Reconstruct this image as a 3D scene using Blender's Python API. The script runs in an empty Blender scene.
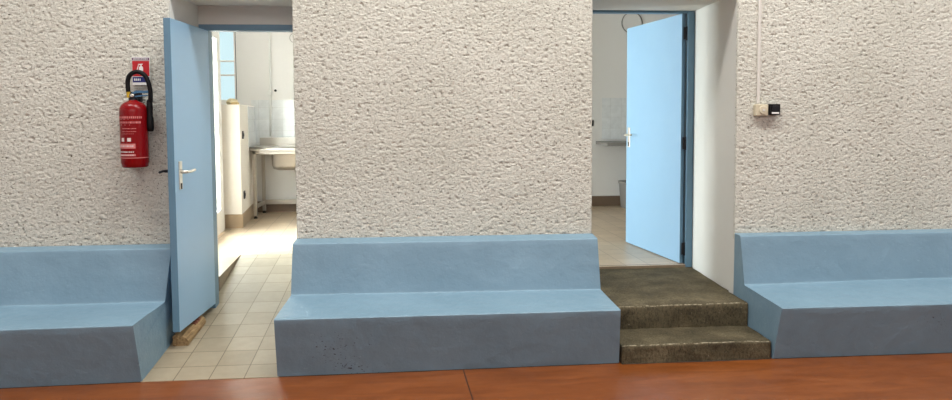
import bpy, bmesh, math, random
from mathutils import Vector, Matrix, noise
random.seed(7)
scene = bpy.context.scene
COL = scene.collection

# ------------------------------------------------------------------ helpers
def lin(c):
    c = c / 255.0
    return c / 12.92 if c <= 0.04045 else ((c + 0.055) / 1.055) ** 2.4
def rgb(r, g, b): return (lin(r), lin(g), lin(b), 1.0)

def wloc(o):
    v = Vector((0, 0, 0))
    while o is not None:
        v += o.location; o = o.parent
    return v

def link(name, bm, mats, parent=None, smooth=False, origin=None):
    """One mesh object. Vertices come in world space; the origin becomes the parent's place or `origin`."""
    bmesh.ops.recalc_face_normals(bm, faces=bm.faces)
    me = bpy.data.meshes.new(name)
    base = wloc(parent) if parent is not None else Vector((0, 0, 0))
    off = Vector((0, 0, 0))
    if origin is not None:
        off = Vector(origin)
        for v in bm.verts: v.co -= off
    elif parent is not None:
        for v in bm.verts: v.co -= base
    bm.to_mesh(me); bm.free()
    if smooth:
        for p in me.polygons: p.use_smooth = True
    if not isinstance(mats, (list, tuple)): mats = [mats]
    for m in mats: me.materials.append(m)
    o = bpy.data.objects.new(name, me); COL.objects.link(o)
    if parent is not None:
        o.parent = parent
        if origin is not None: o.location = off - base
    elif origin is not None:
        o.location = off
    return o

def tag(o, label=None, cat=None, group=None, kind=None):
    if label: o['label'] = label
    if cat: o['category'] = cat
    if group: o['group'] = group
    if kind: o['kind'] = kind
    return o

def empty(name, loc, label, cat, group=None, kind=None):
    o = bpy.data.objects.new(name, None); COL.objects.link(o)
    o.location = loc; o.empty_display_size = 0.1
    return tag(o, label, cat, group, kind)

def NB(): return bmesh.new()

def bevel_all(bm, geom_edges, w, seg=2):
    bmesh.ops.bevel(bm, geom=geom_edges, offset=w, segments=seg, profile=0.5, affect='EDGES')

def add_box(bm, x0, x1, y0, y1, z0, z1, bev=0, M=None, mi=0, seg=2):
    vs = [bm.verts.new(c) for c in ((x0,y0,z0),(x1,y0,z0),(x1,y1,z0),(x0,y1,z0),(x0,y0,z1),(x1,y0,z1),(x1,y1,z1),(x0,y1,z1))]
    fs = [bm.faces.new([vs[i] for i in f]) for f in ((0,3,2,1),(4,5,6,7),(0,1,5,4),(1,2,6,5),(2,3,7,6),(3,0,4,7))]
    for f in fs: f.material_index = mi
    if M is not None:
        for v in vs: v.co = M @ v.co
    if bev > 0:
        es = list({e for f in fs for e in f.edges})
        bevel_all(bm, es, bev, seg)

def add_prism(bm, poly, z0, z1, bev=0, mi=0):
    """vertical prism over an xy polygon"""
    n = len(poly)
    lo = [bm.verts.new((x, y, z0)) for x, y in poly]; hi = [bm.verts.new((x, y, z1)) for x, y in poly]
    fs = [bm.faces.new(lo[::-1]), bm.faces.new(hi)]
    for i in range(n):
        j = (i + 1) % n
        fs.append(bm.faces.new([lo[i], lo[j], hi[j], hi[i]]))
    for f in fs: f.material_index = mi
    if bev: bevel_all(bm, list({e for f in fs for e in f.edges}), bev)

def add_xz(bm, poly, y0, y1, bev=0):
    """prism of an xz outline with depth along y"""
    n = len(poly)
    a = [bm.verts.new((x, y0, z)) for x, z in poly]; b = [bm.verts.new((x, y1, z)) for x, z in poly]
    fs = [bm.faces.new(a), bm.faces.new(b[::-1])]
    for i in range(n):
        j = (i + 1) % n
        fs.append(bm.faces.new([a[i], b[i], b[j], a[j]]))
    if bev: bevel_all(bm, list({e for f in fs for e in f.edges}), bev)

def add_lathe(bm, prof, cx, cy, seg=40, axis='z', cap=True, a0=0.0, a1=2*math.pi):
    """prof: (radius, height along the axis)"""
    full = abs(a1 - a0 - 2*math.pi) < 1e-6
    n = seg if full else seg + 1
    rings = []
    for r, h in prof:
        ring = []
        for i in range(n):
            a = a0 + (a1 - a0) * i / seg
            c, s = r*math.cos(a), r*math.sin(a)
            p = (cx + c, cy + s, h) if axis == 'z' else ((cx + c, h, cy + s) if axis == 'y' else (h, cx + c, cy + s))
            ring.append(bm.verts.new(p))
        rings.append(ring)
    for A, B in zip(rings, rings[1:]):
        for i in range(n if full else n-1):
            j = (i+1) % n
            bm.faces.new([A[i], A[j], B[j], B[i]])
    if cap and full:
        bm.faces.new(rings[0][::-1]); bm.faces.new(rings[-1])

def add_tube(bm, pts, r, seg=12, smooth_n=0, radii=None):
    P = [Vector(p) for p in pts]
    if smooth_n:
        Q = []
        ext = [P[0]*2-P[1]] + P + [P[-1]*2-P[-2]]
        for i in range(1, len(ext)-2):
            p0,p1,p2,p3 = ext[i-1:i+3]
            for k in range(smooth_n):
                t = k/smooth_n
                Q.append(0.5*((2*p1)+(p2-p0)*t+(2*p0-5*p1+4*p2-p3)*t*t+(3*p1-p0-3*p2+p3)*t**3))
        Q.append(P[-1]); P = Q
    up = None; rings = []
    for i, p in enumerate(P):
        d = (P[min(i+1,len(P)-1)] - P[max(i-1,0)]).normalized()
        if up is None:
            up = Vector((0,0,1)) if abs(d.z) < .9 else Vector((1,0,0))
        s = d.cross(up).normalized(); up = s.cross(d).normalized()
        rr = radii[i] if radii else r
        rings.append([bm.verts.new(p + rr*(math.cos(2*math.pi*k/seg)*s + math.sin(2*math.pi*k/seg)*up)) for k in range(seg)])
    for A, B in zip(rings, rings[1:]):
        for i in range(seg):
            j = (i+1) % seg
            bm.faces.new([A[i], A[j], B[j], B[i]])
    bm.faces.new(rings[0][::-1]); bm.faces.new(rings[-1])

# ------------------------------------------------------------------ materials
class NT:
    def __init__(s, name):
        s.m = bpy.data.materials.new(name); s.m.use_nodes = True
        s.n = s.m.node_tree.nodes; s.l = s.m.node_tree.links
        s.b = s.n['Principled BSDF']
    def add(s, t, **kw):
        nd = s.n.new(t)
        for k, v in kw.items():
            if hasattr(nd, k) and k not in ('inputs',): setattr(nd, k, v)
        return nd
    def pos(s, scale=(1,1,1), rot=(0,0,0), loc=(0,0,0)):
        g = s.n.new('ShaderNodeNewGeometry'); mp = s.n.new('ShaderNodeMapping')
        s.l.new(g.outputs['Position'], mp.inputs['Vector'])
        mp.inputs['Scale'].default_value = scale; mp.inputs['Rotation'].default_value = rot; mp.inputs['Location'].default_value = loc
        return mp.outputs['Vector']
    def noise(s, vec, scale, detail=4, rough=.55, dist=0):
        nd = s.n.new('ShaderNodeTexNoise'); s.l.new(vec, nd.inputs['Vector'])
        nd.inputs['Scale'].default_value = scale; nd.inputs['Detail'].default_value = detail
        nd.inputs['Roughness'].default_value = rough; nd.inputs['Distortion'].default_value = dist
        return nd.outputs['Fac']
    def ramp(s, fac, stops):
        r = s.n.new('ShaderNodeValToRGB'); s.l.new(fac, r.inputs['Fac'])
        e = r.color_ramp.elements
        while len(e) < len(stops): e.new(0.5)
        for el, (p, c) in zip(e, stops):
            el.position = p; el.color = c if len(c) == 4 else (*c, 1)
        return r.outputs['Color']
    def mix(s, fac, a, b, mode='MIX'):
        m = s.n.new('ShaderNodeMix'); m.data_type = 'RGBA'; m.blend_type = mode
        for sock, v in ((m.inputs[0], fac), (m.inputs[6], a), (m.inputs[7], b)):
            if hasattr(v, 'node'): s.l.new(v, sock)
            else: sock.default_value = v
        return m.outputs[2]
    def bump(s, h, strength, dist, prev=None):
        b = s.n.new('ShaderNodeBump'); s.l.new(h, b.inputs['Height'])
        b.inputs['Strength'].default_value = strength; b.inputs['Distance'].default_value = dist
        if prev is not None: s.l.new(prev, b.inputs['Normal'])
        return b.outputs['Normal']
    def set(s, color=None, rough=None, metal=None, normal=None, spec=None, **kw):
        for k, v in (('Base Color', color), ('Roughness', rough), ('Metallic', metal), ('Normal', normal), ('Specular IOR Level', spec)):
            if v is None: continue
            if hasattr(v, 'node'): s.l.new(v, s.b.inputs[k])
            else: s.b.inputs[k].default_value = v
        for k, v in kw.items(): s.b.inputs[k].default_value = v
        return s.m

def W(v): return (v, v, v, 1)
def simple(name, c, rough=.5, metal=0, var=.06, scale=30, bump=0, spec=None):
    t = NT(name); p = t.pos()
    n = t.noise(p, scale, 4)
    d = tuple(max(0, x*(1-var*2)) for x in c[:3]) + (1,)
    col = t.mix(n, d, c)
    nm = t.bump(t.noise(p, scale*3, 3), .4, bump) if bump else None
    return t.set(col, rough, metal, nm, spec)

def m_stucco():
    t = NT('rough_cream_stucco'); p = t.pos()
    big = t.noise(p, 1.3, 3)
    base = t.ramp(big, [(.3, rgb(208,208,196)), (.7, rgb(219,219,208))])
    # dark speckle in the colour, standing in for shade in the stucco pits
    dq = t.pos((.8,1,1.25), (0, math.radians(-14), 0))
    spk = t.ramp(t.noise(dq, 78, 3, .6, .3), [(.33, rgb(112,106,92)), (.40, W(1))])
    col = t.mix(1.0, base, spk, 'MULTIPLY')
    fine = t.ramp(t.noise(p, 150, 2, .6), [(.34, W(.80)), (.5, W(1))])
    col = t.mix(1.0, col, fine, 'MULTIPLY')
    n1 = t.bump(t.noise(dq, 82, 4, .65, .3), 1.0, .009)
    n2 = t.bump(t.noise(p, 260, 2), .5, .0015, n1)
    return t.set(col, .92, 0, n2, .2)

def m_plaster(name, a, b, scale=2.0, rough=.75):
    t = NT(name); p = t.pos()
    col = t.mix(t.noise(p, scale, 4), a, b)
    return t.set(col, rough, 0, t.bump(t.noise(p, 30, 4), .25, .003), .25)

def m_bench():
    t = NT('blue_masonry_paint'); p = t.pos()
    base = t.ramp(t.noise(p, 2.2, 5, .6), [(.3, rgb(114,143,160)), (.7, rgb(123,152,169))])
    # rubbed pale marks and dark chips in the paint
    sc = t.ramp(t.noise(t.pos((1,1,2.5)), 16, 5, .65), [(.66, W(0)), (.74, W(.35))])
    col = t.mix(sc, base, rgb(165,192,208))
    ch = t.noise(t.pos((1,1,1.6)), 58, 3, .5)
    region = t.noise(p, 1.6, 2)
    mul = t.n.new('ShaderNodeMath'); mul.operation = 'MULTIPLY'
    t.l.new(ch, mul.inputs[0]); t.l.new(region, mul.inputs[1])
    sepz = t.n.new('ShaderNodeSeparateXYZ'); t.l.new(p, sepz.inputs[0])
    low = t.ramp(sepz.outputs[2], [(.26, W(1)), (.34, W(.55))])       # knocks collect where feet reach
    mul2 = t.n.new('ShaderNodeMath'); mul2.operation = 'MULTIPLY'
    t.l.new(mul.outputs[0], mul2.inputs[0]); t.l.new(low, mul2.inputs[1])
    chip = t.ramp(mul2.outputs[0], [(.43, W(0)), (.455, W(.85))])
    col = t.mix(chip, col, rgb(34,38,48))
    n1 = t.bump(t.noise(p, 9, 5, .6), .55, .012)
    n2 = t.bump(t.noise(p, 60, 4, .65), .35, .003, n1)
    n3 = t.bump(chip, -.8, .004, n2)
    return t.set(col, t.ramp(t.noise(p, 12, 3), [(.3, W(.33)), (.7, W(.5))]), 0, n3, .45)

def m_concrete():
    t = NT('worn_grey_concrete'); p = t.pos()
    base = t.ramp(t.noise(p, 5, 7, .65), [(.28, rgb(62,56,41)), (.5, rgb(88,80,60)), (.72, rgb(112,102,79))])
    spk = t.ramp(t.noise(t.pos((1,1,.6)), 85, 5, .75), [(.34, W(.40)), (.54, W(1.0))])
    col = t.mix(1.0, base, spk, 'MULTIPLY')
    light = t.ramp(t.noise(p, 45, 5, .7), [(.64, W(0)), (.72, W(.5))])
    col = t.mix(light, col, rgb(178,170,150))
    n1 = t.bump(t.noise(p, 22, 5, .65), .7, .012)
    n2 = t.bump(t.noise(p, 110, 4, .7), .7, .004, n1)
    return t.set(col, .85, 0, n2, .25)

def m_edge():
    t = NT('chipped_concrete_edge'); p = t.pos()
    col = t.ramp(t.noise(p, 48, 5, .7), [(.44, rgb(84,77,60)), (.60, rgb(156,146,124))])
    return t.set(col, .9, 0, t.bump(t.noise(p, 60, 5, .7), .8, .006), .2)

def m_floor():
    t = NT('orange_polished_floor'); p = t.pos()
    st = t.noise(t.pos((.7, 3.0, 1)), 3.5, 6, .6, .8)
    col = t.ramp(st, [(.28, rgb(104,54,18)), (.5, rgb(119,64,23)), (.72, rgb(135,77,35))])
    spk = t.ramp(t.noise(p, 30, 5, .7), [(.62, W(0)), (.78, W(.25))])
    col = t.mix(spk, col, rgb(176,128,92))
    # saw-cut joint running to the wall
    sep = t.n.new('ShaderNodeSeparateXYZ'); t.l.new(t.pos((1,1,1), (0,0,math.radians(-2.64)), (0,0,0)), sep.inputs[0])
    a = t.n.new('ShaderNodeMath'); a.operation = 'SUBTRACT'; t.l.new(sep.outputs[0], a.inputs[0]); a.inputs[1].default_value = JX
    b = t.n.new('ShaderNodeMath'); b.operation = 'ABSOLUTE'; t.l.new(a.outputs[0], b.inputs[0])
    c = t.n.new('ShaderNodeMath'); c.operation = 'LESS_THAN'; t.l.new(b.outputs[0], c.inputs[0]); c.inputs[1].default_value = .0035
    col = t.mix(c.outputs[0], col, rgb(52,30,20))
    rg = t.ramp(t.noise(p, 6, 4), [(.3, W(.28)), (.7, W(.44))])
    return t.set(col, rg, 0, t.bump(t.noise(p, 8, 4), .15, .003), .5)

def m_tile(name, a, b, mort, size, loc, rot=0, mortar=.006, rough=.35, vertical=None, bevel=.4):
    t = NT(name)
    if vertical == 'xz': vec = t.pos((1,1,1), (math.radians(-90),0,0), loc)   # x,z plane -> x,y of the brick texture
    elif vertical == 'yz': vec = t.pos((1,1,1), (0, math.radians(90), math.radians(90)), loc)
    else: vec = t.pos((1,1,1), (0,0,rot), loc)
    br = t.n.new('ShaderNodeTexBrick'); t.l.new(vec, br.inputs['Vector'])
    br.offset = 0; br.squash = 1
    br.inputs['Scale'].default_value = 1
    br.inputs['Brick Width'].default_value = size; br.inputs['Row Height'].default_value = size
    br.inputs['Mortar Size'].default_value = mortar/2; br.inputs['Mortar Smooth'].default_value = .15
    br.inputs['Color1'].default_value = a; br.inputs['Color2'].default_value = b; br.inputs['Mortar'].default_value = mort
    p = t.pos()
    mott = t.ramp(t.noise(p, 14, 5, .65), [(.25, W(.86)), (.7, W(1))])
    col = t.mix(1.0, br.outputs['Color'], mott, 'MULTIPLY')
    n1 = t.bump(br.outputs['Fac'], -bevel, .004)
    n2 = t.bump(t.noise(p, 7, 2), .12, .004, n1)
    return t.set(col, rough, 0, n2, .45)

def m_wood():
    t = NT('rough_sawn_timber'); p = t.pos((1, .12, 1))
    w = t.noise(p, 60, 5, .6, .5)
    col = t.ramp(w, [(.3, rgb(108,86,58)), (.6, rgb(160,134,96)), (.8, rgb(182,156,116))])
    return t.set(col, .8, 0, t.bump(w, .5, .004), .25)

def m_glass(name):
    t = NT(name)
    t.n.remove(t.b)
    out = t.n['Material Output']
    tr = t.n.new('ShaderNodeBsdfTransparent'); tr.inputs['Color'].default_value = (.93,.97,.98,1)
    gl = t.n.new('ShaderNodeBsdfGlossy'); gl.inputs['Roughness'].default_value = .02
    mx = t.n.new('ShaderNodeMixShader'); mx.inputs[0].default_value = .06
    t.l.new(tr.outputs[0], mx.inputs[1]); t.l.new(gl.outputs[0], mx.inputs[2])
    t.l.new(mx.outputs[0], out.inputs['Surface'])
    return t.m

JX = 0.473
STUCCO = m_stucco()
REVEAL = m_plaster('smooth_offwhite_plaster', rgb(208,207,200), rgb(222,221,214))
ROOM = m_plaster('white_room_paint', rgb(228,226,222), rgb(236,234,231))
PIER = m_plaster('cream_room_paint', rgb(230,222,210), rgb(236,229,219))
BENCH = m_bench(); CONC = m_concrete(); EDGE = m_edge(); FLOOR = m_floor()
RAMPT = m_tile('beige_ramp_tiles', rgb(150,139,117), rgb(166,154,131), rgb(108,96,76), .203, (1.425,-4.387+.203*10,0), 0, .006, .55)
ROOMT = m_tile('beige_room_tiles', rgb(186,166,140), rgb(198,178,152), rgb(140,122,100), .203, (.0,.0,0), math.radians(-3))
WTILE = m_tile('white_wall_tiles', rgb(232,234,234), rgb(238,240,240), rgb(218,218,215), .15, (.06,0,0), 0, .004, .12, 'xz')
WTILES = m_tile('white_side_tiles', rgb(232,234,234), rgb(238,240,240), rgb(218,218,215), .15, (.0,0,0), 0, .004, .12, 'yz')
CURB = simple('dusty_curb_concrete', rgb(150,132,108), .8, 0, .15, 20, .004)
SKIRT = simple('tan_skirting_tile', rgb(176,152,124), .4, 0, .06, 12)
SKIRTD = simple('brown_skirting_tile', rgb(120,100,82), .45, 0, .08, 12)
DOORP = simple('pale_blue_door_paint', rgb(144,182,210), .38, 0, .02, 6, .0006)
FRAMEP = simple('blue_grey_frame_paint', rgb(98,134,156), .42, 0, .05, 10, .0006)
STEEL = simple('brushed_stainless_steel', rgb(196,190,182), .34, .85, .06, 40)
STEELP = simple('satin_leg_steel', rgb(186,178,168), .4, .7, .06, 40)
CHROME = simple('satin_nickel', rgb(226,220,206), .35, .75, .04, 20)
BRASS = simple('brass', rgb(222,186,62), .35, .4, .08, 40)
BLACK = simple('black_rubber', rgb(14,14,15), .55, 0, .2, 40, 0, .25)
DARKM = simple('dark_metal', rgb(40,40,44), .45, .5, .1, 40)
RED = simple('red_enamel', rgb(126,5,11), .22, 0, .04, 8, 0, .3)
SIGNRED = simple('sign_red', rgb(186,26,34), .4, 0, .04, 20)
SIGNBLUE = simple('sign_blue', rgb(40,48,112), .4, 0, .04, 20)
SIGNPUR = simple('sign_purple', rgb(96,60,96), .4, 0, .04, 20)
WHITE = simple('white_plastic', rgb(236,236,232), .4, 0, .02, 20)
PRINT = simple('white_print', rgb(226,210,208), .5, 0, .04, 60)
PRINTP = simple('pink_print', rgb(206,120,118), .5, 0, .04, 60)
LEVER = simple('blue_grey_lever_paint', rgb(66,108,140), .4, 0, .05, 30)
BEIGE = simple('aged_beige_plastic', rgb(206,198,172), .5, 0, .05, 30)
CONDUIT = simple('cream_conduit_plastic', rgb(216,214,206), .5, 0, .04, 30)
PVC = simple('white_pvc', rgb(240,238,232), .35, 0, .02, 20)
GASKET = simple('dark_gasket', rgb(42,42,44), .6, 0, .05, 20)
WOOD = m_wood()
WOODR = simple('broken_reddish_wood', rgb(136,82,62), .85, 0, .25, 60, .003)
GLASS = m_glass('clear_glass')
CLOTH = simple('cream_cloth', rgb(226,210,170), .9, 0, .12, 50, .002)
SPONGE = simple('tan_sponge', rgb(220,188,132), .9, 0, .2, 90, .003)
GREYB = simple('grey_plastic', rgb(132,128,122), .5, 0, .05, 30)
CEIL = m_plaster('white_ceiling_paint', rgb(236,234,230), rgb(240,238,234))
HALLW = m_plaster('hall_wall_paint', rgb(205,208,214), rgb(212,214,220))
HALLD = m_plaster('grey_brown_room_paint', rgb(160,152,142), rgb(170,162,152))
BROWNSP = simple('dark_brown_strip', rgb(58,46,36), .9, 0, .2, 40)

# ------------------------------------------------------------------ camera
cd = bpy.data.cameras.new('camera'); cam = bpy.data.objects.new('camera', cd); COL.objects.link(cam)
F_PX, CYP, YAW, PIT, ROL = 711.08, 156.69, 0.085964, 0.059755, -0.005885
Fv = Vector((math.sin(YAW)*math.cos(PIT), math.cos(YAW)*math.cos(PIT), -math.sin(PIT)))
Rv = Vector((math.cos(YAW), -math.sin(YAW), 0)); Uv = Rv.cross(Fv)
c_, s_ = math.cos(ROL), math.sin(ROL)
R2 = c_*Rv + s_*Uv; U2 = -s_*Rv + c_*Uv
Mx = Matrix((R2, U2, -Fv)).transposed().to_4x4(); Mx.translation = (0, 0, 1.55)
cam.matrix_world = Mx
cd.sensor_width = 36; cd.sensor_fit = 'HORIZONTAL'; cd.lens = F_PX*36/952
cd.shift_y = -(200-CYP)/952
cd.clip_start = .05
scene.camera = cam

YW = 4.80            # face of the stuccoed wall
YR = 5.68            # its far side
ZR = .29             # floor of the room behind

# ------------------------------------------------------------------ stucco relief
def stucco_h(x, z):
    v = Vector((x*1.0 + .25*z, 3.7, z*1.35))
    wv = noise.noise_vector(v*7)*.05
    p = v + wv
    a = noise.noise(p*30)
    b = noise.noise(p*76 + Vector((7, 1, 3)))
    c = noise.noise(p*150 + Vector((1, 9, 4)))
    h = .0016*a + .0030*b + .0028*c
    # torn pits between the trowel ridges
    q = noise.noise(Vector((x*42 + z*13, 8.1, z*62)))
    h -= .022*max(0.0, q - .27)
    return h

def stucco_panel(bm, x0, x1, z0, z1, res=.0062, mi=0, ragged=True):
    nx = max(2, int((x1-x0)/res)); nz = max(2, int((z1-z0)/res))
    grid = []
    for i in range(nx+1):
        x = x0 + (x1-x0)*i/nx; row = []
        for k in range(nz+1):
            z = z0 + (z1-z0)*k/nz
            edge = min(1, min(i, nx-i)/2.0)
            y = YW - .004 - stucco_h(x, z) * (.45 + .55*edge)
            xx = x
            if ragged and i in (0, nx): xx = x + .003*noise.noise(Vector((x*3, 1, z*30)))
            row.append(bm.verts.new((xx, y, z)))
        grid.append(row)
    for i in range(nx):
        for k in range(nz):
            f = bm.faces.new([grid[i][k], grid[i+1][k], grid[i+1][k+1], grid[i][k+1]]); f.material_index = mi; f.smooth = True
    # skirt back into the wall
    for col in (grid[0], grid[-1]):
        back = [bm.verts.new((v.co.x, YW+.02, v.co.z)) for v in col]
        for k in range(nz):
            f = bm.faces.new([col[k], col[k+1], back[k+1], back[k]]); f.material_index = mi; f.smooth = True
    for k in (0, nz):
        fr = [grid[i][k] for i in range(nx+1)]
        back = [bm.verts.new((v.co.x, YW+.02, v.co.z)) for v in fr]
        for i in range(nx):
            f = bm.faces.new([fr[i], fr[i+1], back[i+1], back[i]]); f.material_index = mi; f.smooth = True

def wall(name, poly, x0, x1, zlow):
    bm = NB()
    add_prism(bm, poly, 0, 4.5, mi=1)
    stucco_panel(bm, x0, x1, zlow, 2.75)
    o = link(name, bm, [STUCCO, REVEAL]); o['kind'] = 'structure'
    return o
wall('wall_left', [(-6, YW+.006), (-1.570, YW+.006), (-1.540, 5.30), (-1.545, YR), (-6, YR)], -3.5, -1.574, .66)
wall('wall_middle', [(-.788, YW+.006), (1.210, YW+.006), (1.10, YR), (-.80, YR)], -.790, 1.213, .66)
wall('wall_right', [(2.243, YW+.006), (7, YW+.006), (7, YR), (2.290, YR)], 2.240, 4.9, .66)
bm = NB(); add_prism(bm, [(-1.575,YW),(-.785,YW),(-.80,YR),(-1.545,YR)], 2.337, 6.2)
# the wall above the frame of the left door
add_box(bm, -1.545, -.79, 5.312, YR, 2.20, 2.34)
tag(link('wall_above_left_door', bm, REVEAL), kind='structure')
bm = NB(); add_prism(bm, [(1.208,YW),(2.245,YW),(2.29,YR),(1.10,YR)], 2.380, 6.2)
tag(link('wall_above_right_door', bm, REVEAL), kind='structure')

# ------------------------------------------------------------------ hall shell
bm = NB(); add_box(bm, -6, 7, -4, YW+.02, -.2, 0)
tag(link('floor', bm, FLOOR), kind='structure')
bm = NB(); add_box(bm, -6, 7, -4, YW, 6.2, 6.3)
tag(link('ceiling', bm, CEIL), kind='structure')
bm = NB(); add_box(bm, -6, 7, -4.2, -4, 0, 6.2)
tag(link('wall_behind_camera', bm, HALLW), kind='structure')
bm = NB(); add_box(bm, -6.2, -6, -4, YW, 0, 6.2)
tag(link('wall_hall_left', bm, HALLW), kind='structure')
bm = NB(); add_box(bm, 7, 7.2, -4, YW, 0, 6.2)
tag(link('wall_hall_right', bm, HALLW), kind='structure')

# ------------------------------------------------------------------ blue benches
def bench(name, Lp, Rp, nx, label, seed):
    """Lp/Rp: profile corner points (x,y,z): base front, seat front, crease, ledge front, ledge at wall"""
    bm = NB()
    def full(P):
        P = [Vector(p) for p in P]
        out = []
        def seg(a, b, n, t0=0.0, t1=1.0):
            for i in range(n): out.append(a.lerp(b, t0+(t1-t0)*i/n))
        r1, r2, r3 = .012, .010, .009
        L = [(P[i+1]-P[i]).length for i in range(4)]
        def corner(prev, c, nxt, r, n):
            a = c + (prev-c).normalized()*r; b = c + (nxt-c).normalized()*r
            for i in range(n+1):
                t = i/n; out.append((a.lerp(c, t)).lerp(c.lerp(b, t), t))
        seg(P[0], P[1], 9, 0, 1-r1/L[0]); corner(P[0], P[1], P[2], r1, 3)
        seg(P[1], P[2], 10, r1/L[1]+.03, 1-r2/L[1]); corner(P[1], P[2], P[3], r2, 3)
        seg(P[2], P[3], 9, r2/L[2]+.03, 1-r3/L[2]); corner(P[2], P[3], P[4], r3, 3)
        seg(P[3], P[4], 2, r3/L[3]+.05, 1); out.append(P[4].copy())
        bk = P[4].copy(); bk.z = 0; bk.x = P[0].x
        n = len(out)
        seg(P[4], bk, 8, .1, 1); out.append(bk)
        return out, n
    A, nv = full(Lp); B, _ = full(Rp)
    # stations, finer near the ends
    rings = []
    for i in range(nx+1):
        t = i/nx
        ring = []
        for a, b in zip(A, B):
            p = a.lerp(b, t)
            ring.append(bm.verts.new(p))
        rings.append(ring)
    m = len(A)
    for i in range(nx):
        for k in range(m):
            j = (k+1) % m
            bm.faces.new([rings[i][k], rings[i][j], rings[i+1][j], rings[i+1][k]])
    c0 = bm.faces.new(rings[0]); c1 = bm.faces.new(rings[-1][::-1])
    bm.normal_update()
    for v in bm.verts:
        if v.co.y > YW-.02 or v.co.z < .001: continue
        q = v.co + Vector((seed*5.1, 0, 0))
        d = .0045*noise.noise(q*2.3) + .0024*noise.noise(q*9) + .0009*noise.noise(q*30)
        if v.co.z < .3 and v.co.y < 4.30: d += .0020*noise.noise(q*22)
        d3 = v.normal*d; d3.x *= .15; v.co += d3
    o = link(name, bm, BENCH, smooth=True, origin=((Lp[0][0]+Rp[0][0])/2, 4.5, 0))
    o.data.set_sharp_from_angle(angle=math.radians(38))
    return tag(o, label, 'bench', 'blue masonry benches along the wall')
bench('masonry_bench',
      [(-4.6,4.14,0),(-4.6,4.06,.368),(-4.6,4.60,.372),(-4.6,4.70,.70),(-4.6,4.79,.713)],
      [(-1.603,4.221,0),(-1.612,4.141,.361),(-1.606,4.646,.361),(-1.573,4.70,.697),(-1.573,4.79,.711)], 180,
      'blue painted masonry bench at the far left, under the red fire extinguisher', 1)
bench('masonry_bench',
      [(-.826,4.221,0),(-.824,4.141,.369),(-.812,4.646,.380),(-.803,4.70,.709),(-.792,4.79,.728)],
      [(1.250,4.242,0),(1.234,4.161,.359),(1.239,4.646,.363),(1.230,4.70,.702),(1.216,4.79,.722)], 130,
      'blue painted masonry bench in the middle, between the tiled ramp and the concrete steps', 2)
bench('masonry_bench',
      [(2.232,4.221,0),(2.246,4.141,.346),(2.246,4.646,.367),(2.236,4.70,.699),(2.238,4.79,.703)],
      [(5.2,4.19,0),(5.2,4.11,.341),(5.2,4.65,.385),(5.2,4.70,.690),(5.2,4.79,.702)], 180,
      'blue painted masonry bench at the right, beside the concrete steps', 3)

for pts in ([(-4.6,4.140),(-1.606,4.221)], [(-.824,4.221),(1.250,4.242)], [(1.262,4.222),(2.219,4.222)], [(2.234,4.221),(5.2,4.19)]):  # thin dark strip along the foot of the benches and steps
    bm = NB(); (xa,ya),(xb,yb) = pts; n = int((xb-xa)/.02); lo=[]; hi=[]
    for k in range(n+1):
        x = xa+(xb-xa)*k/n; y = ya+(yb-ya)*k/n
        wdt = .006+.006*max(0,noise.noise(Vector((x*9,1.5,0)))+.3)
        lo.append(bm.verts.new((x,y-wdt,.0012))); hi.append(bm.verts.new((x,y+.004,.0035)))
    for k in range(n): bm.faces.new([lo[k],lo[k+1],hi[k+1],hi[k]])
    tag(link('trim_base_line', bm, BROWNSP), kind='structure')

# ------------------------------------------------------------------ concrete steps
root = empty('concrete_steps', (1.75, 4.6, 0), 'worn grey concrete steps rising to the landing of the right door', 'steps')
def step_mesh(xl, xr, xr_top, y0, y1, z0, z1, name, poly_back=None):
    """block with a rough, chipped front edge: dense grid over front and top"""
    bm = NB(); nx = 90
    prof = [(y0, z0)] + [(y0, z0+(z1-z0)*t) for t in (.25, .5, .75)] + [(y0, z1-.012), (y0+.004, z1-.003), (y0+.014, z1)] + \
           [(y0+.014+(y1-y0-.014)*t, z1) for t in (.05,.1,.2,.35,.5,.65,.8,1)]
    rings = []
    for i in range(nx+1):
        t = i/nx; ring = []
        for k, (y, z) in enumerate(prof):
            xa = xl(y); xb = xr(y) + (xr_top - 0)*((z-z0)/(z1-z0))*(1 if y < YW else 0)
            x = xa + (xb-xa)*t
            q = Vector((x, y, z))
            dy = .006*noise.noise(q*9) + .004*noise.noise(q*31)
            dz = .004*noise.noise(q*5+Vector((3,3,3))) + .002*noise.noise(q*24)
            if 3 <= k <= 6:
                ch = max(0, noise.noise(Vector((x*17, y0, 2.2)))-.15)*.03
                dy += ch*.8; dz -= ch*.5
            if k == 0: dz = 0
            ring.append(bm.verts.new((x, y+(dy if k < 12 else 0), z+dz)))
        rings.append(ring)
    n = len(prof)
    for i in range(nx):
        for k in range(n-1):
            f = bm.faces.new([rings[i][k], rings[i+1][k], rings[i+1][k+1], rings[i][k+1]]); f.smooth = True
            if k == 5: f.material_index = 1
    # sides, back, underside
    for r in (rings[0], rings[-1]):
        bl = bm.verts.new((r[-1].co.x, y1, z0))
        bm.faces.new(r + [bl])
    return link(name, bm, [CONC, EDGE], root)
step_mesh(lambda y: 1.262, lambda y: 2.219, .006, 4.222, 4.60, 0, .114, 'lower_step')
def landl(y): return 1.262 if y < 4.85 else 1.217-.11*(y-YW)/.88
def landr(y): return 2.223 if y < 4.84 else 2.237+.047*(y-YW)/.88
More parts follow.
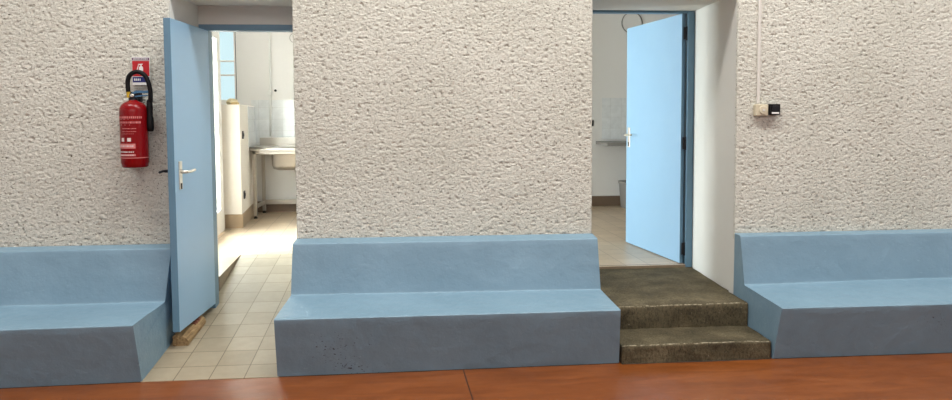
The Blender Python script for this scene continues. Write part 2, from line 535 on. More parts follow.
# landing: part in front of the wall and part in the doorway, as one mesh
bm = NB()
prof = [(4.553,.112),(4.553,.15),(4.553,.20),(4.553,.235),(4.554,.256),(4.559,.265),(4.568,.269)] + [(4.568+.045*i,.269) for i in range(1,25)] + [(5.715,.269)]
rings = []
for i in range(91):
    t = i/90; ring = []
    for k,(y,z) in enumerate(prof):
        xa, xb = landl(y), landr(y) + (.006*((z-.112)/.157) if y < YW else 0)
        x = xa+(xb-xa)*t; q = Vector((x,y,z))
        dy = .007*noise.noise(q*8)+.004*noise.noise(q*29) if k < 7 else 0
        dz = .0045*noise.noise(q*4)+.002*noise.noise(q*19)
        if 3 <= k <= 6:
            ch = max(0, noise.noise(Vector((x*15, 5.3, 1.2)))-.12)*.03; dy += ch*.8; dz -= ch*.5
        if k == 0: dz = 0
        ring.append(bm.verts.new((x,y+dy,z+dz)))
    rings.append(ring)
for i in range(90):
    for k in range(len(prof)-1):
        f = bm.faces.new([rings[i][k],rings[i+1][k],rings[i+1][k+1],rings[i][k+1]]); f.smooth = True
        if k == 5: f.material_index = 1
for r in (rings[0], rings[-1]):
    lows = [bm.verts.new((v.co.x, v.co.y, .1115)) for v in r]
    for k in range(len(r)-1): bm.faces.new([r[k], r[k+1], lows[k+1], lows[k]])
link('landing_slab', bm, [CONC, EDGE], root)

# ------------------------------------------------------------------ tiled ramp, room floor
SL = .12550
def rz(y): return (y-4.221)*SL
bm = NB()
ys = [4.216, 4.5, 4.80, 5.30, YR, 6.0, 6.532]
def rl(y): return -1.612 if y < 4.79 else (-1.60 if y < 4.9 else (-1.545 if y < 5.6 else -1.53-.05*(y-5.58)))
def rr(y): return -.815 if y < 4.9 else -.79
top = []; bot = []
for y in ys:
    top.append([bm.verts.new((rl(y), y, max(.003, rz(y)))), bm.verts.new((rr(y), y, max(.003, rz(y))))])
    bot.append([bm.verts.new((rl(y), y, -.05)), bm.verts.new((rr(y), y, -.05))])
for i in range(len(ys)-1):
    bm.faces.new([top[i][0], top[i][1], top[i+1][1], top[i+1][0]])
    bm.faces.new([bot[i][0], bot[i+1][0], bot[i+1][1], bot[i][1]])
    bm.faces.new([top[i][0], top[i+1][0], bot[i+1][0], bot[i][0]])
    bm.faces.new([top[i][1], bot[i][1], bot[i+1][1], top[i+1][1]])
bm.faces.new([top[0][0], bot[0][0], bot[0][1], top[0][1]]); bm.faces.new([top[-1][0], top[-1][1], bot[-1][1], bot[-1][0]])
tag(link('floor_ramp', bm, RAMPT), kind='structure')
bm = NB()
add_prism(bm, [(-3.2,YR-.02),(-1.536,YR-.02),(-1.584,6.534),(-.79,6.534),(-.79,YR-.02),(5.5,YR+.03),(5.5,9.6),(-2.2,9.6),(-2.2,7.98),(-3.2,7.98)], -.05, ZR)
bm.faces.ensure_lookup_table()
for f in bm.faces:
    f.normal_update()
    if abs(f.normal.z) < .5: f.material_index = 1
tag(link('floor_room', bm, [ROOMT, CURB]), kind='structure')

# ------------------------------------------------------------------ room behind
bm = NB(); add_box(bm, -2.285, 5.6, 9.45, 9.6, 0, 3.2)
add_box(bm, -2.70, -2.525, 9.45, 9.6, 0, 3.2); add_box(bm, -2.525, -2.285, 9.45, 9.6, 0, 1.70); add_box(bm, -2.525, -2.285, 9.45, 9.6, 2.78, 3.2)
tag(link('wall_back', bm, ROOM), kind='structure')
bm = NB(); add_box(bm, 5.5, 5.6, YR, 9.45, 0, 3.2); tag(link('wall_room_right', bm, HALLD), kind='structure')
bm = NB(); add_box(bm, -2.7, 5.6, YR, 9.6, 3.1, 3.2); tag(link('ceiling_room', bm, CEIL), kind='structure')
# window wall, running slightly off square
ANG = .089
def xw(y, off=0.0): return -2.12 - ANG*(y-8.1) + off
def wall_piece(bm, y0, y1, z0, z1, th=.16, off=0.0):
    add_prism(bm, [(xw(y0,off), y0), (xw(y1,off), y1), (xw(y1,off)-th, y1), (xw(y0,off)-th, y0)], z0, z1)
bm = NB()
wall_piece(bm, YR, 6.42, ZR, 3.1)
wall_piece(bm, 6.42, 7.98, 2.56, 3.1)
wall_piece(bm, 7.98, 8.06, ZR, 3.1, .05)
add_box(bm, -2.70, -2.56, 8.06, 9.45, ZR, 3.1)
add_box(bm, -2.70, -2.17, 8.02, 8.06, ZR, 3.1)
tag(link('wall_window_side', bm, ROOM), kind='structure')
# low lining wall under the window
bm = NB()
add_prism(bm, [(-2.555,8.11),(-1.935,8.11),(-2.065,9.449),(-2.555,9.449)], ZR, 1.672, bev=.004)
tag(link('wall_low_lining', bm, PIER), kind='structure')
bm = NB()   # glossy tiles on its flank by the sink
def flank(y, d): return -1.935 - .0971*(y-8.11) + d
add_prism(bm, [(flank(8.78,.0),8.78),(flank(8.78,.007),8.78),(flank(9.447,.007),9.447),(flank(9.447,0),9.447)], 1.16, 1.66)
tag(link('trim_flank_tiles', bm, WTILES), kind='structure')
bm = NB()
add_box(bm, -2.10, .2, 9.440, 9.4495, 1.19, 1.748)
tag(link('trim_sink_tiles', bm, WTILE), kind='structure')
bm = NB()
add_box(bm, 2.527, 4.2, 9.440, 9.4495, 1.20, 1.758)
tag(link('trim_counter_tiles', bm, WTILE), kind='structure')
# skirtings
bm = NB()
add_prism(bm, [(-2.119,8.098),(-1.924,8.098),(-1.924,8.112),(-2.119,8.112)], ZR, .447, bev=.002)
add_prism(bm, [(flank(8.11,0),8.10),(flank(8.10,.012),8.10),(flank(9.448,.012),9.448),(flank(9.448,0),9.448)], ZR, .447, bev=.002)
tag(link('baseboard_low_wall', bm, SKIRT), kind='structure')
bm = NB(); add_box(bm, -2.06, 5.5, 9.436, 9.4495, ZR, .43, .002)
tag(link('baseboard_back', bm, SKIRTD), kind='structure')

# glazed door in the window wall
root = empty('door_3', (xw(7.2), 7.2, ZR), 'white glazed outside door in the left wall of the back room', 'door', kind='structure')
def fr(bm, y0, y1, z0, z1, o0, o1, bev=.004):
    add_prism(bm, [(xw(y0,o0), y0), (xw(y0,o1), y0), (xw(y1,o1), y1), (xw(y1,o0), y1)], z0, z1, bev=bev)
bm = NB()
fr(bm, 7.86, 7.98, ZR, 2.56, -.05, .014); fr(bm, 6.42, 6.50, ZR, 2.56, -.05, .014); fr(bm, 6.50, 7.86, 2.48, 2.56, -.05, .014)
link('door_frame', bm, PVC, root)
bm = NB()
fr(bm, 7.70, 7.85, ZR+.02, 2.47, -.045, .03); fr(bm, 6.51, 6.63, ZR+.02, 2.47, -.045, .03)
fr(bm, 6.63, 7.70, ZR+.02, ZR+.26, -.045, .03); fr(bm, 6.63, 7.70, 2.35, 2.47, -.045, .03)
leafo = link('door_leaf', bm, PVC, root)
bm = NB(); fr(bm, 6.635, 7.695, ZR+.265, 2.345, -.03, -.02, 0); link('glass_pane', bm, GLASS, leafo)
bm = NB(); fr(bm, 7.852, 7.858, ZR+.02, 2.46, -.03, .02, 0); fr(bm, 7.690, 7.698, ZR+.262, 2.348, -.034, -.012, 0)
link('gasket', bm, GASKET, leafo)

# window in the back wall, above the lining wall
root = empty('window_1', (-2.405, 9.5, 1.70), 'tall narrow window over the low wall, glowing pale blue', 'window', kind='structure')
bm = NB()
add_box(bm, -2.525, -2.500, 9.46, 9.53, 1.70, 2.78, .003); add_box(bm, -2.310, -2.285, 9.46, 9.53, 1.70, 2.78, .003)
add_box(bm, -2.500, -2.310, 9.46, 9.53, 1.70, 1.755, .003); add_box(bm, -2.500, -2.310, 9.46, 9.53, 2.73, 2.78, .003)
link('window_frame', bm, PVC, root)
for zb in (2.240, 2.060):
    bm = NB(); add_box(bm, -2.500, -2.310, 9.475, 9.50, zb, zb+.022, .002); link('glazing_bar', bm, PVC, root)
bm = NB(); add_box(bm, -2.500, -2.310, 9.486, 9.492, 1.755, 2.73); link('glass_pane', bm, GLASS, root)
bm = NB(); add_box(bm, -2.529, -2.522, 9.448, 9.462, 1.70, 2.78); link('gasket', bm, GASKET, root)
bm = NB(); add_box(bm, -2.288, -2.281, 9.448, 9.462, 1.70, 2.78); link('gasket', bm, GASKET, root)

# things on the window ledge
bm = NB()
def blob(bm, cx, cy, cz, rx, ry, rz_, seed):
    r = bmesh.ops.create_icosphere(bm, subdivisions=3, radius=1)
    for v in r['verts']:
        d = 1 + .22*noise.noise(v.co*1.7 + Vector((seed, 0, 0))) + .08*noise.noise(v.co*5)
        zz = v.co.z*d
        v.co = Vector((cx + v.co.x*d*rx, cy + v.co.y*d*ry, cz + max(-.72, zz)*rz_))
blob(bm, -2.085, 8.42, 1.672+.72*.045, .055, .15, .045, 2)
tag(link('folded_cloth', bm, CLOTH, smooth=True, origin=(-2.085,8.42,1.672)), 'cream folded cloth lying on the low wall below the window', 'cloth')
bm = NB(); add_box(bm, -2.05, -1.98, 8.20, 8.31, 1.672, 1.698, .008)
for v in bm.verts: v.co += Vector((0,0,.003*noise.noise(v.co*60))) if v.co.z > 1.685 else Vector((0,0,0))
tag(link('sponge', bm, SPONGE, origin=(-2.015,8.25,1.672)), 'small tan sponge at the front end of the low wall', 'sponge')

# sockets on the flank
for (z, nm, lb) in ((1.33, 'wall_socket', 'upper small dark socket on the low white wall, near the sink top'),
                    (.645, 'wall_socket', 'lower small dark socket on the low white wall, above the skirting')):
    r_ = empty(nm, (flank(8.30,.0), 8.30, z), lb, 'socket')
    bm = NB(); add_prism(bm, [(flank(8.26,0),8.26),(flank(8.26,.012),8.26),(flank(8.34,.012),8.34),(flank(8.34,0),8.34)], z-.045, z+.045, bev=.003)
    link('socket_plate', bm, DARKM, r_)
    bm = NB(); add_lathe(bm, [(.022, flank(8.30,.010)), (.022, flank(8.30,.016)), (.016, flank(8.30,.017))], 8.30, z, 20, axis='x')
    link('socket_insert', bm, BLACK, r_)

# unseen wall, added to keep daylight off the right part of the back wall
bm = NB(); add_box(bm, .45, .55, 8.45, 9.45, ZR, 3.1); tag(link('wall_light_blocker', bm, ROOM), kind='structure')

# sink table
root = empty('sink_table', (-1.3, 9.1, ZR), 'stainless steel sink table on square legs against the white tiles', 'sink')
TX0, TX1, TY0, TY1 = -2.000, -.35, 8.81, 9.432
BX0, BX1, BY0, BY1 = -1.765, -1.20, 8.90, 9.30
bm = NB()
for (a,b,c,d) in ((TX0,BX0,TY0,TY1),(BX1,TX1,TY0,TY1),(BX0,BX1,TY0,BY0),(BX0,BX1,BY1,TY1)):
    add_box(bm, a, b, c, d, 1.150, 1.166)
add_box(bm, TX0, TX1, TY0, TY0+.012, 1.122, 1.165, .003)
add_box(bm, TX0, TX0+.012, TY0, TY1, 1.122, 1.165, .003)
link('worktop', bm, STEEL, root)
bm = NB(); add_box(bm, TX0, TX1, TY1-.012, TY1, 1.16, 1.262, .004); link('backsplash', bm, STEEL, root)
bm = NB()
def rrect(x0,x1,y0,y1,r,n=5):
    pts=[]
    for cx,cy,a in ((x1-r,y1-r,0),(x0+r,y1-r,90),(x0+r,y0+r,180),(x1-r,y0+r,270)):
        for i in range(n+1):
            t=math.radians(a+90*i/n); pts.append((cx+r*math.cos(t),cy+r*math.sin(t)))
    return pts
loops=[]
for inset,z in ((-.004,1.155),(.0,1.15),(.004,.93),(.02,.89),(.06,.872)):
    loops.append([bm.verts.new((x,y,z)) for x,y in rrect(BX0+inset,BX1-inset,BY0+inset,BY1-inset,.06)])
for A,B in zip(loops,loops[1:]):
    for i in range(len(A)):
        j=(i+1)%len(A); bm.faces.new([A[i],A[j],B[j],B[i]])
bm.faces.new(loops[-1])
bo = link('sink_bowl', bm, STEEL, root, smooth=True)
bm = NB(); add_lathe(bm, [(.03,.872),(.03,.84),(.02,.838),(.02,.78)], -1.48, 9.10, 20); link('drain', bm, STEEL, bo)
for lx in (TX0+.05, TX1-.06):
    for ly in (TY0+.045, TY1-.07):
        bm = NB(); add_box(bm, lx-.02, lx+.02, ly-.02, ly+.02, ZR+.03, 1.15, .003)
        lg = link('leg', bm, STEELP, root)
        bm = NB(); add_lathe(bm, [(.024,ZR),(.024,ZR+.012),(.014,ZR+.018),(.014,ZR+.032)], lx, ly, 16); link('foot', bm, BLACK, lg)
bm = NB(); add_box(bm, TX0+.07, TX1-.08, TY1-.088, TY1-.052, .40, .46, .003); link('rail', bm, STEELP, root)
bm = NB(); add_box(bm, TX0+.03, TX1-.04, TY0+.025, TY0+.045, 1.075, 1.122, .003); link('apron', bm, STEELP, root)
for lx in (TX0+.05, TX1-.06):
    bm = NB(); add_box(bm, lx-.018, lx+.018, TY0+.065, TY1-.09, .41, .45, .003); link('side_rail', bm, STEELP, root)

# water pipe with a valve
root = empty('water_pipe', (-1.85, 9.42, 1.27), 'thin white vertical pipe with a valve on the wall above the sink', 'pipe')
bm = NB(); add_tube(bm, [(-1.862,9.425,1.285),(-1.852,9.425,1.8),(-1.845,9.425,3.09)], .013, 12); link('pipe', bm, WHITE, root, smooth=True)
bm = NB(); add_lathe(bm, [(.017,1.80),(.022,1.815),(.022,1.87),(.017,1.885)], -1.851, 9.425, 16)
add_lathe(bm, [(.012,9.41),(.012,9.375),(.026,9.372),(.026,9.355),(.02,9.352)], -1.851, 1.842, 16, axis='y')
link('valve', bm, WHITE, root, smooth=False)
bm = NB(); add_lathe(bm, [(.016,9.449),(.016,9.43),(.010,9.426)], -1.79, 1.87, 14, axis='y')
tag(link('wall_plug', bm, DARKM, origin=(-1.79,9.44,1.87)), 'tiny dark plug on the white wall right of the valve', 'plug')

# round covers on the back wall
def round_cover(x, z, R, label):
    r_ = empty('round_wall_cover', (x, 9.45, z), label, 'wall cover', 'round covers on the back wall')
    bm = NB(); add_lathe(bm, [(R*.9,9.4495),(R*.9,9.443),(R*.86,9.440)], x, z, 48, axis='y'); link('cover_plate', bm, ROOM, r_)
    bm = NB()
    add_lathe(bm, [(R*.94,9.4495),(R*.94,9.440),(R*.97,9.437),(R,9.440),(R,9.4495)], x, z, 48, axis='y', cap=False); link('rim', bm, GREYB, r_, smooth=True)
round_cover(-1.535, 2.548, .062, 'small round cover high on the white wall above the sink')
round_cover(2.934, 2.765, .145, 'large round cover high on the wall behind the right door')

# counter, bin and switch seen through the right doorway
root = empty('wall_counter', (3.2, 9.15, 1.1), 'pale laminate counter fixed below the tiles in the right doorway view', 'counter')
bm = NB(); add_box(bm, 2.44, 4.1, 8.86, 9.438, 1.135, 1.175, .004); link('counter_top', bm, GREYB, root)
for bx in (3.15, 3.9):
    bm = NB(); add_prism(bm, [(bx-.02,9.435),(bx-.02,8.98),(bx+.02,8.98),(bx+.02,9.435)], 1.095, 1.135, .003)
    add_box(bm, bx-.02, bx+.02, 9.40, 9.435, .80, 1.10, .003)
    link('bracket', bm, STEELP, root)
root = empty('storage_bin', (2.95, 9.2, ZR), 'grey plastic bin on the floor under the counter', 'bin')
bm = NB()
lo=rrect(2.765,3.115,9.05,9.38,.03); hi=rrect(2.745,3.135,9.03,9.40,.035)
A=[bm.verts.new((x,y,ZR)) for x,y in lo]; B=[bm.verts.new((x,y,.61)) for x,y in hi]
bm.faces.new(A[::-1]); bm.faces.new(B)
for i in range(len(A)):
    j=(i+1)%len(A); bm.faces.new([A[i],A[j],B[j],B[i]])
link('bin_body', bm, GREYB, root)
bm = NB(); add_prism(bm, rrect(2.735,3.145,9.02,9.41,.04), .61, .645, .006); link('lid', bm, GREYB, root)
root = empty('light_switch', (2.372, 9.449, 1.42), 'small dark switch on the wall left of the counter', 'switch')
bm = NB(); add_box(bm, 2.335, 2.411, 9.437, 9.4495, 1.38, 1.46, .003); link('switch_plate', bm, DARKM, root)
bm = NB(); add_box(bm, 2.352, 2.394, 9.431, 9.438, 1.397, 1.443, .002); link('rocker', bm, BLACK, root)

# ------------------------------------------------------------------ doors
def door_mat(hx, hy, fx, fy):
    """local frame: u from hinge to free edge, n = visible side"""
    u = Vector((fx-hx, fy-hy, 0)); w = u.length; u.normalize()
    return u, w
def place(bm, O, u, n):
    for v in bm.verts:
        c = v.co.copy(); v.co = O + u*c.x + n*c.y + Vector((0,0,c.z))

def edge_faces(bm, u):
    bm.normal_update()
    for f in bm.faces:
        if abs(f.normal.dot(u)) > .6: f.material_index = 1

def lever_set(root, O, u, n, su, zl, side, th, lever_len, plate_len, kz, vis=True):
    """backplate + lever + key escutcheon; side +1 on the visible face, -1 behind"""
    N = n*side; off = 0 if side > 0 else th
    base = O - n*off
    bm = NB(); add_box(bm, su-.024, su+.024, 0, .007, zl-plate_len*.62, zl+plate_len*.38, .003); place(bm, base, u, N)
    h = link('handle_plate', bm, CHROME, root)
    bm = NB(); add_lathe(bm, [(.011,0.004),(.011,.045)], su, zl, 16, axis='y')
    add_tube(bm, [(su,.045,zl),(su-.02,.052,zl),(su-.05,.055,zl+.001),(su-lever_len,.052,zl+.004)], .009, 12, 6)
    place(bm, base, u, N); link('lever', bm, CHROME, h, smooth=True)
    bm = NB(); add_box(bm, su-.010, su+.010, .006, .0095, zl-kz-.022, zl-kz+.016, .002); place(bm, base, u, N)
    link('keyhole', bm, BLACK, h)

# left door, swung out into the hall against its reveal
H1 = (-1.467, 5.290); F1 = (-1.503, 4.600)
u, w = door_mat(*H1, *F1); n = Vector((-u.y, u.x, 0))
if n.x < 0: n = -n
O = Vector((H1[0], H1[1], 0)); TH = .044
root = empty('door_1', (H1[0], H1[1], .175), 'pale blue flush door swung out over the tiled ramp beside the left bench', 'door', kind='structure')
bm = NB(); add_box(bm, 0, w, -TH, 0, .175, 2.158, .002); place(bm, O, u, n); edge_faces(bm, u)
leaf = link('door_leaf', bm, [DOORP, FRAMEP], root)
lever_set(root, O, u, n, w-.085, 1.192, 1, TH, .115, .18, .088)
# stub of the handle on the hidden side
bm = NB(); add_box(bm, w-.075, w-.040, 0, .006, 1.08, 1.26, .002); place(bm, O-n*TH, u, -n); hp = link('handle_plate', bm, DARKM, root)
bm = NB(); add_lathe(bm, [(.010,.004),(.010,.04)], w-.055, 1.20, 14, axis='y')
add_tube(bm, [(w-.055,.040,1.20),(w-.060,.048,1.20),(w-.02,.050,1.198),(w+.0,.050,1.197)], .008, 10, 5); place(bm, O-n*TH, u, -n); link('lever', bm, DARKM, hp, smooth=True)
bm = NB(); add_box(bm, w-.0005, w+.003, -TH*.65, -TH*.35, 1.09, 1.26, .0005); place(bm, O, u, n); link('latch_plate', bm, FRAMEP, root)
for z in (.42, 1.25, 1.95):
    bm = NB(); add_lathe(bm, [(.008, z-.05),(.008,z+.05)], H1[0]-.022, H1[1]+.006, 12); link('hinge', bm, DARKM, root)

root = empty('trim_1', (-1.2, 5.3, .13), 'blue grey steel frame of the left doorway', 'door frame', kind='structure')
bm = NB(); add_box(bm, -1.538, -.80, 5.305, 5.40, 2.162, 2.206, .003); link('frame_head', bm, FRAMEP, root)
bm = NB(); add_box(bm, -1.538, -1.472, 5.305, 5.40, rz(5.305)-.03, 2.165, .003); link('frame_jamb', bm, FRAMEP, root)
bm = NB(); add_box(bm, -.862, -.797, 5.305, 5.40, rz(5.305)-.03, 2.165, .003); link('frame_jamb', bm, FRAMEP, root)

# right door, opened inwards
H2 = (2.193, 5.71); F2 = (2.042, 6.728)
u, w = door_mat(*H2, *F2); n = Vector((-u.y, u.x, 0))
if n.x > 0: n = -n
O = Vector((H2[0], H2[1], 0)); TH = .030
root = empty('door_2', (H2[0], H2[1], .30), 'bright pale blue flush door opened inwards at the top of the concrete steps', 'door', kind='structure')
bm = NB(); add_box(bm, 0, w, -TH, 0, .297, 2.360, .002); place(bm, O, u, n); edge_faces(bm, u)
link('door_leaf', bm, [DOORP, FRAMEP], root)
lever_set(root, O, u, n, w-.060, 1.343, 1, TH, .15, .19, .085)
bm = NB(); add_box(bm, w-.078, w-.042, 0, .006, 1.22, 1.41, .002); place(bm, O-n*TH, u, -n); hp = link('handle_plate', bm, CHROME, root)
bm = NB(); add_lathe(bm, [(.010,.004),(.010,.045)], w-.06, 1.343, 14, axis='y')
add_tube(bm, [(w-.06,.045,1.343),(w-.065,.052,1.343),(w-.12,.054,1.343),(w-.18,.052,1.341)], .008, 10, 5); place(bm, O-n*TH, u, -n); link('lever', bm, CHROME, hp, smooth=True)
bm = NB(); add_box(bm, w-.001, w+.002, -TH*.8, -TH*.2, 1.2, 1.43, .0005); place(bm, O, u, n); link('latch_plate', bm, STEELP, root)
for z in (.42, 1.30, 2.20):
    bm = NB(); add_lathe(bm, [(.009, z-.055),(.009,z+.055)], 2.229, 5.700, 12)
    add_box(bm, 2.205, 2.232, 5.698, 5.703, z-.05, z+.05)
    link('hinge', bm, DARKM, root)

root = empty('trim_2', (1.7, 5.68, .27), 'blue grey steel frame of the right doorway', 'door frame', kind='structure')
bm = NB(); add_box(bm, 1.105, 2.289, 5.682, 5.76, 2.362, 2.41, .003); link('frame_head', bm, FRAMEP, root)
bm = NB(); add_prism(bm, [(2.232,5.68),(2.291,5.68),(2.291,5.78),(2.240,5.78)], .268, 2.37, .003); link('frame_jamb', bm, FRAMEP, root)
bm = NB(); add_box(bm, 1.102, 1.165, 5.682, 5.78, .268, 2.37, .003); link('frame_jamb', bm, FRAMEP, root)
bm = NB(); add_box(bm, 1.16, 2.24, 5.712, 5.726, .265, .2905, .002); link('threshold_strip', bm, BROWNSP, root)

# wooden block propping the left door
root = empty('door_wedge', (-1.53, 4.85, rz(4.85)), 'rough timber offcut wedged on the tiles under the left door', 'wedge')
bm = NB(); nx = 24; rings = []
prof = [(-.048,0),(.047,0),(.052,.012),(.050,.030),(.036,.050),(.010,.062),(-.030,.067),(-.048,.062)]
for i in range(nx+1):
    y = 4.683 + (5.030-4.683)*i/nx; xo = -1.528 + .035*(y-4.683)
    rings.append([bm.verts.new((xo+a*(1-.02*i/nx)+.0015*noise.noise(Vector((a*30,y*20,0))), y+.003*noise.noise(Vector((a*40,b*40,3))), rz(y)+.002+b*.98+(.0012*noise.noise(Vector((a*50,y*25,5))) if b > .005 else 0))) for a,b in prof])
for A,B in zip(rings,rings[1:]):
    for i in range(len(prof)):
        j=(i+1)%len(prof); bm.faces.new([A[i],A[j],B[j],B[i]])
bm.faces.new(rings[0][::-1]); bm.faces.new(rings[-1])
link('wood_block', bm, WOOD, root)
bm = NB()
for k in range(5):
    y = 4.885+.022*k; xo=-1.528+.035*(y-4.683)
    add_box(bm, xo-.010+.004*k, xo+.030+.002*(k%2), y, y+.026, rz(y)+.050, rz(y)+.0655+.003*(k%2), .003)
link('splintered_patch', bm, WOODR, root)

# ------------------------------------------------------------------ fire extinguisher
EX, EY = -1.775, 4.690
root = empty('fire_extinguisher', (EX, EY, 1.23), 'red fire extinguisher with black hose hung on the stucco wall by the left door', 'fire extinguisher')
R_ = .083
bm = NB()
add_lathe(bm, [(.066,1.229),(.072,1.226),(.078,1.232),(.079,1.246),(R_,1.256),(R_,1.30),(R_,1.50),(R_,1.578),(.081,1.598),(.074,1.616),(.062,1.630),(.046,1.640),(.030,1.646),(.024,1.652),(.024,1.662)], EX, EY, 56)
body = link('cylinder', bm, RED, root, smooth=True)
# printing on the front of the cylinder
def arc_patch(bm, a0, a1, z0, z1, r=R_+.0008, seg=14):
    add_lathe(bm, [(r, z0), (r, z1)], EX, EY, seg, cap=False, a0=math.radians(a0), a1=math.radians(a1))
bm = NB()
C0 = -90
rows = [(1.536,.010,8),(1.518,.004,16),(1.494,.014,7),(1.372,.010,6)]
def textrow(bm, z, h, n, a0, a1, seed):
    rnd = random.Random(seed); a = a0
    step = (a1-a0)/n
    for i in range(n):
        wd = step*rnd.uniform(.45,.85)
        arc_patch(bm, a0+i*step, a0+i*step+wd, z, z+h, seg=3)
textrow(bm, 1.530, .003, 1, -150, -30, 1); textrow(bm, 1.536, .013, 15, -150, -34, 2); textrow(bm, 1.505, .012, 13, -140, -40, 3)
textrow(bm, 1.494, .003, 1, -150, -30, 4)
textrow(bm, 1.470, .005, 11, -122, -60, 5); textrow(bm, 1.452, .004, 14, -122, -60, 6); textrow(bm, 1.438, .003, 12, -122, -70, 7)
link('printed_text', bm, PRINTP, body)
for a in (-128, -98):
    bm = NB(); arc_patch(bm, a, a+15, 1.392, 1.414, seg=4); link('pictogram', bm, PRINT, body)
bm = NB(); arc_patch(bm, -150, -66, 1.348, 1.378); arc_patch(bm, -150, -66, 1.300, 1.312)
link('label_band', bm, PRINTP, body)
for (z, h, n_, a0, a1, sd) in ((1.358,.010,10,-142,-72,9),(1.322,.008,11,-148,-70,10),(1.303,.006,9,-146,-72,11)):
    bm = NB(); textrow(bm, z, h, n_, a0, a1, sd)
    for v in bm.verts:
        d = Vector((v.co.x-EX, v.co.y-EY, 0)); d.normalize(); v.co += d*.0008
    link('label_text', bm, PRINT, body)
bm = NB(); add_lathe(bm, [(.0845,1.286),(.0845,1.291)], EX, EY, 56, cap=False); link('label_line', bm, PRINTP, body)
# valve
bm = NB(); add_lathe(bm, [(.026,1.652),(.026,1.664),(.020,1.667),(.020,1.690),(.014,1.696),(.014,1.704)], EX, EY, 24)
add_tube(bm, [(EX,EY,1.674),(EX-.026,EY-.004,1.676)], .010, 12)
valve = link('valve', bm, DARKM, root)
bm = NB(); add_lathe(bm, [(.010,EY-.018),(.010,EY-.030),(.008,EY-.032)], EX+.004, 1.680, 20, axis='y'); link('pressure_gauge', bm, CHROME, valve)
bm = NB(); add_tube(bm, [(EX-.024,EY-.004,1.668),(EX-.024,EY-.006,1.690),(EX-.024,EY-.008,1.708)], .0125, 14); link('hose_ferrule', bm, BRASS, root)
# handles
bm = NB()
def strap(bm, pts, w_, t_):
    rings=[]
    for i,p in enumerate(pts):
        x,z = p
        d = Vector((pts[min(i+1,len(pts)-1)][0]-pts[max(i-1,0)][0], pts[min(i+1,len(pts)-1)][1]-pts[max(i-1,0)][1])).normalized()
        nx_, nz_ = -d.y, d.x
        rings.append([bm.verts.new((x+s*nx_*t_/2, EY+q*w_/2-.002, z+s*nz_*t_/2)) for s,q in ((-1,-1),(1,-1),(1,1),(-1,1))])
    for A,B in zip(rings,rings[1:]):
        for i in range(4):
            j=(i+1)%4; bm.faces.new([A[i],A[j],B[j],B[i]])
    bm.faces.new(rings[0][::-1]); bm.faces.new(rings[-1])
strap(bm, [(EX-.014,1.676),(EX+.006,1.694),(EX+.026,1.704),(EX+.052,1.704),(EX+.08,1.702),(EX+.114,1.706)], .026, .016)
link('squeeze_lever', bm, LEVER, root)
bm = NB(); strap(bm, [(EX-.006,1.668),(EX+.02,1.674),(EX+.06,1.680),(EX+.092,1.680)], .022, .008); link('carry_handle', bm, LEVER, root)
# hose and nozzle
bm = NB()
add_tube(bm, [(EX-.024,EY-.008,1.704),(EX-.024,EY-.012,1.765),(EX-.008,EY-.016,1.808),(EX+.034,EY-.018,1.829),(EX+.078,EY-.016,1.812),(EX+.102,EY-.012,1.762),(EX+.110,EY-.006,1.700),(EX+.106,EY,1.64)], .0140, 14, 8)
link('hose', bm, BLACK, root, smooth=True)
bm = NB(); px, pz = EX+.103, EY
add_lathe(bm, [(.012,1.655),(.017,1.645),(.019,1.60),(.017,1.55),(.021,1.535),(.022,1.475),(.018,1.455),(.012,1.452)], px-.004, EY+.004, 18); link('nozzle', bm, BLACK, root, smooth=True)
# wall hook
bm = NB(); add_box(bm, EX-.02, EX+.02, EY+.07, YW-.002, 1.60, 1.70, .003); add_box(bm, EX-.014, EX+.014, EY+.02, EY+.08, 1.655, 1.668, .002); link('wall_bracket', bm, DARKM, root)

# sign above the extinguisher
SX0, SX1, SZ0, SZ1 = -1.808, -1.697, 1.750, 1.931
YS = 4.776
root = empty('extinguisher_sign', ((SX0+SX1)/2, YS, SZ0), 'red and blue extinguisher sign with white pictogram, on the stucco behind the hose', 'sign')
bm = NB(); add_box(bm, SX0, SX1, YS, YS+.004, SZ0, SZ1, .001); link('sign_plate', bm, WHITE, root)
def panel(name, x0,x1,z0,z1,m,d=.0012):
    bm = NB(); add_box(bm, x0,x1, YS-d, YS+.001, z0, z1); return link(name, bm, m, root)
panel('top_strip', SX0+.002, SX1-.002, SZ1-.022, SZ1-.006, SIGNPUR)
redp = panel('red_field', SX0+.003, SX1-.003, SZ1-.124, SZ1-.026, SIGNRED)
bluep = panel('blue_field', SX0+.003, SX1-.003, SZ0+.018, SZ0+.052, SIGNBLUE)
cx = (SX0+SX1)/2 + .002; y0, y1 = YS-.0024, YS-.0008
bm = NB()
zb = SZ1-.114
add_xz(bm, [(cx-.013,zb),(cx+.013,zb),(cx+.013,zb+.045),(cx+.008,zb+.053),(cx-.008,zb+.053),(cx-.013,zb+.045)], y0, y1)
add_xz(bm, [(cx-.004,zb+.053),(cx+.004,zb+.053),(cx+.004,zb+.064),(cx-.004,zb+.064)], y0, y1)
add_xz(bm, [(cx-.016,zb+.062),(cx+.010,zb+.064),(cx+.012,zb+.070),(cx-.016,zb+.068)], y0, y1)
add_xz(bm, [(cx-.018,zb+.062),(cx-.014,zb+.062),(cx-.022,zb+.030),(cx-.027,zb+.030)], y0, y1)
link('pictogram', bm, WHITE, redp)
bm = NB(); rnd = random.Random(3)
x = SX0+.010
while x < SX1-.014:
    wd = rnd.uniform(.003,.007); add_xz(bm, [(x,SZ1-.018),(x+wd,SZ1-.018),(x+wd,SZ1-.010),(x,SZ1-.010)], y0, y1); x += wd+.003
link('small_text', bm, WHITE, root)
bm = NB(); x = SX0+.012
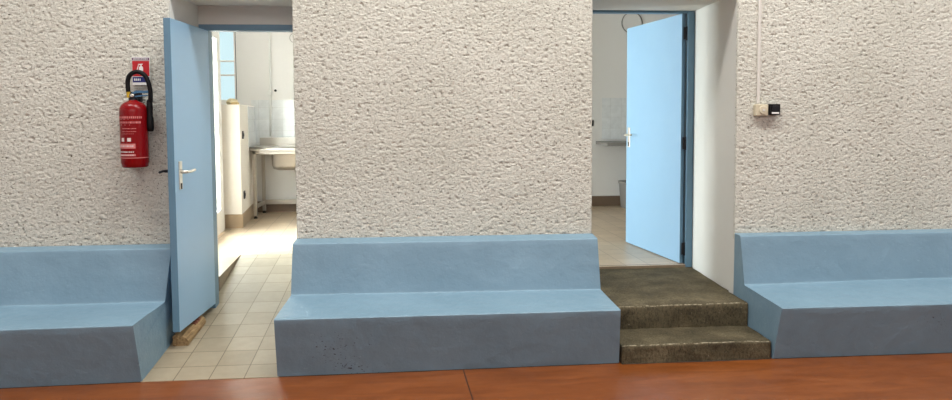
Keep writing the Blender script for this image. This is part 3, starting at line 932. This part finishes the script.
while x < SX0+.055:
    wd = rnd.uniform(.005,.009); add_xz(bm, [(x,SZ0+.028),(x+wd,SZ0+.028),(x+wd,SZ0+.042),(x,SZ0+.042)], y0, y1); x += wd+.004
link('white_text', bm, WHITE, bluep)

# ------------------------------------------------------------------ conduit, junction box, sensor
YC = YW-.004
bm = NB(); add_prism(bm, [(2.381,YC),(2.381,YC-.012),(2.402,YC-.012),(2.402,YC)], 1.612, 6.18, .002)
tag(link('cable_conduit', bm, CONDUIT, origin=(2.391,YC,1.612)), 'thin cream cable conduit running down the right stucco wall', 'conduit')
root = empty('junction_box', (2.412, YC, 1.57), 'beige square junction box at the bottom of the conduit', 'junction box')
bm = NB(); add_box(bm, 2.360, 2.450, YC-.042, YC+.002, 1.527, 1.606, .005); link('box_body', bm, BEIGE, root)
bm = NB(); add_lathe(bm, [(.030,YC-.040),(.030,YC-.046),(.026,YC-.050),(.012,YC-.051)], 2.412, 1.567, 28, axis='y'); link('round_cover', bm, BEIGE, root, smooth=False)
bm = NB(); add_lathe(bm, [(.008,YC-.049),(.008,YC-.054)], 2.412, 1.567, 14, axis='y'); link('screw', bm, CONDUIT, root)
root = empty('black_sensor', (2.502, YC, 1.57), 'small black sensor with white stripe, right of the beige junction box', 'sensor')
bm = NB(); add_box(bm, 2.454, 2.532, YC-.050, YC+.002, 1.532, 1.608, .004); link('housing', bm, BLACK, root)
bm = NB(); add_box(bm, 2.470, 2.522, YC-.0525, YC-.049, 1.540, 1.552, .001); link('white_stripe', bm, WHITE, root)
bm = NB(); add_box(bm, 2.472, 2.520, YC-.057, YC-.049, 1.560, 1.597, .004); link('lens', bm, DARKM, root)

# ------------------------------------------------------------------ light
def area(name, loc, target, sx, sy, power, color=(1,1,1), spread=math.pi):
    ld = bpy.data.lights.new(name, 'AREA'); ld.shape = 'RECTANGLE'; ld.size = sx; ld.size_y = sy
    ld.energy = power; ld.color = color; ld.spread = spread
    o = bpy.data.objects.new(name, ld); COL.objects.link(o); o.location = loc
    o.rotation_euler = (Vector(target)-Vector(loc)).to_track_quat('-Z', 'Y').to_euler()
    return o
for lx, pw in ((-2.6, 150), (.7, 195), (4.0, 180)):
    area('hall_ceiling_light', (lx, 2.7, 6.1), (lx, 2.75, 0), 2.4, .9, pw, (1,.985,.95))
area('daylight', (-2.75, 7.15, 1.75), (0, 6.8, 1.5), 2.0, 2.6, 680, (.97,.985,1))
area('hall_front_fill', (.5, -3.9, 3.6), (.5, 4, 1.5), 8.0, 2.2, 200, (1,.87,.85))  # added fill for the bench fronts; the wall behind it has no window

wd = bpy.data.worlds.new('daylight_sky'); scene.world = wd; wd.use_nodes = True
bg = wd.node_tree.nodes['Background']; bg.inputs['Color'].default_value = (.74,.93,.97,1); bg.inputs['Strength'].default_value = 1.1

# ------------------------------------------------------------------ view
vs = scene.view_settings
vs.view_transform = 'Standard'; vs.look = 'None'; vs.gamma = 1; vs.use_curve_mapping = False
vs.exposure = 0.0
scene.cycles.use_denoising = True
scene.cycles.max_bounces = 8; scene.cycles.diffuse_bounces = 5
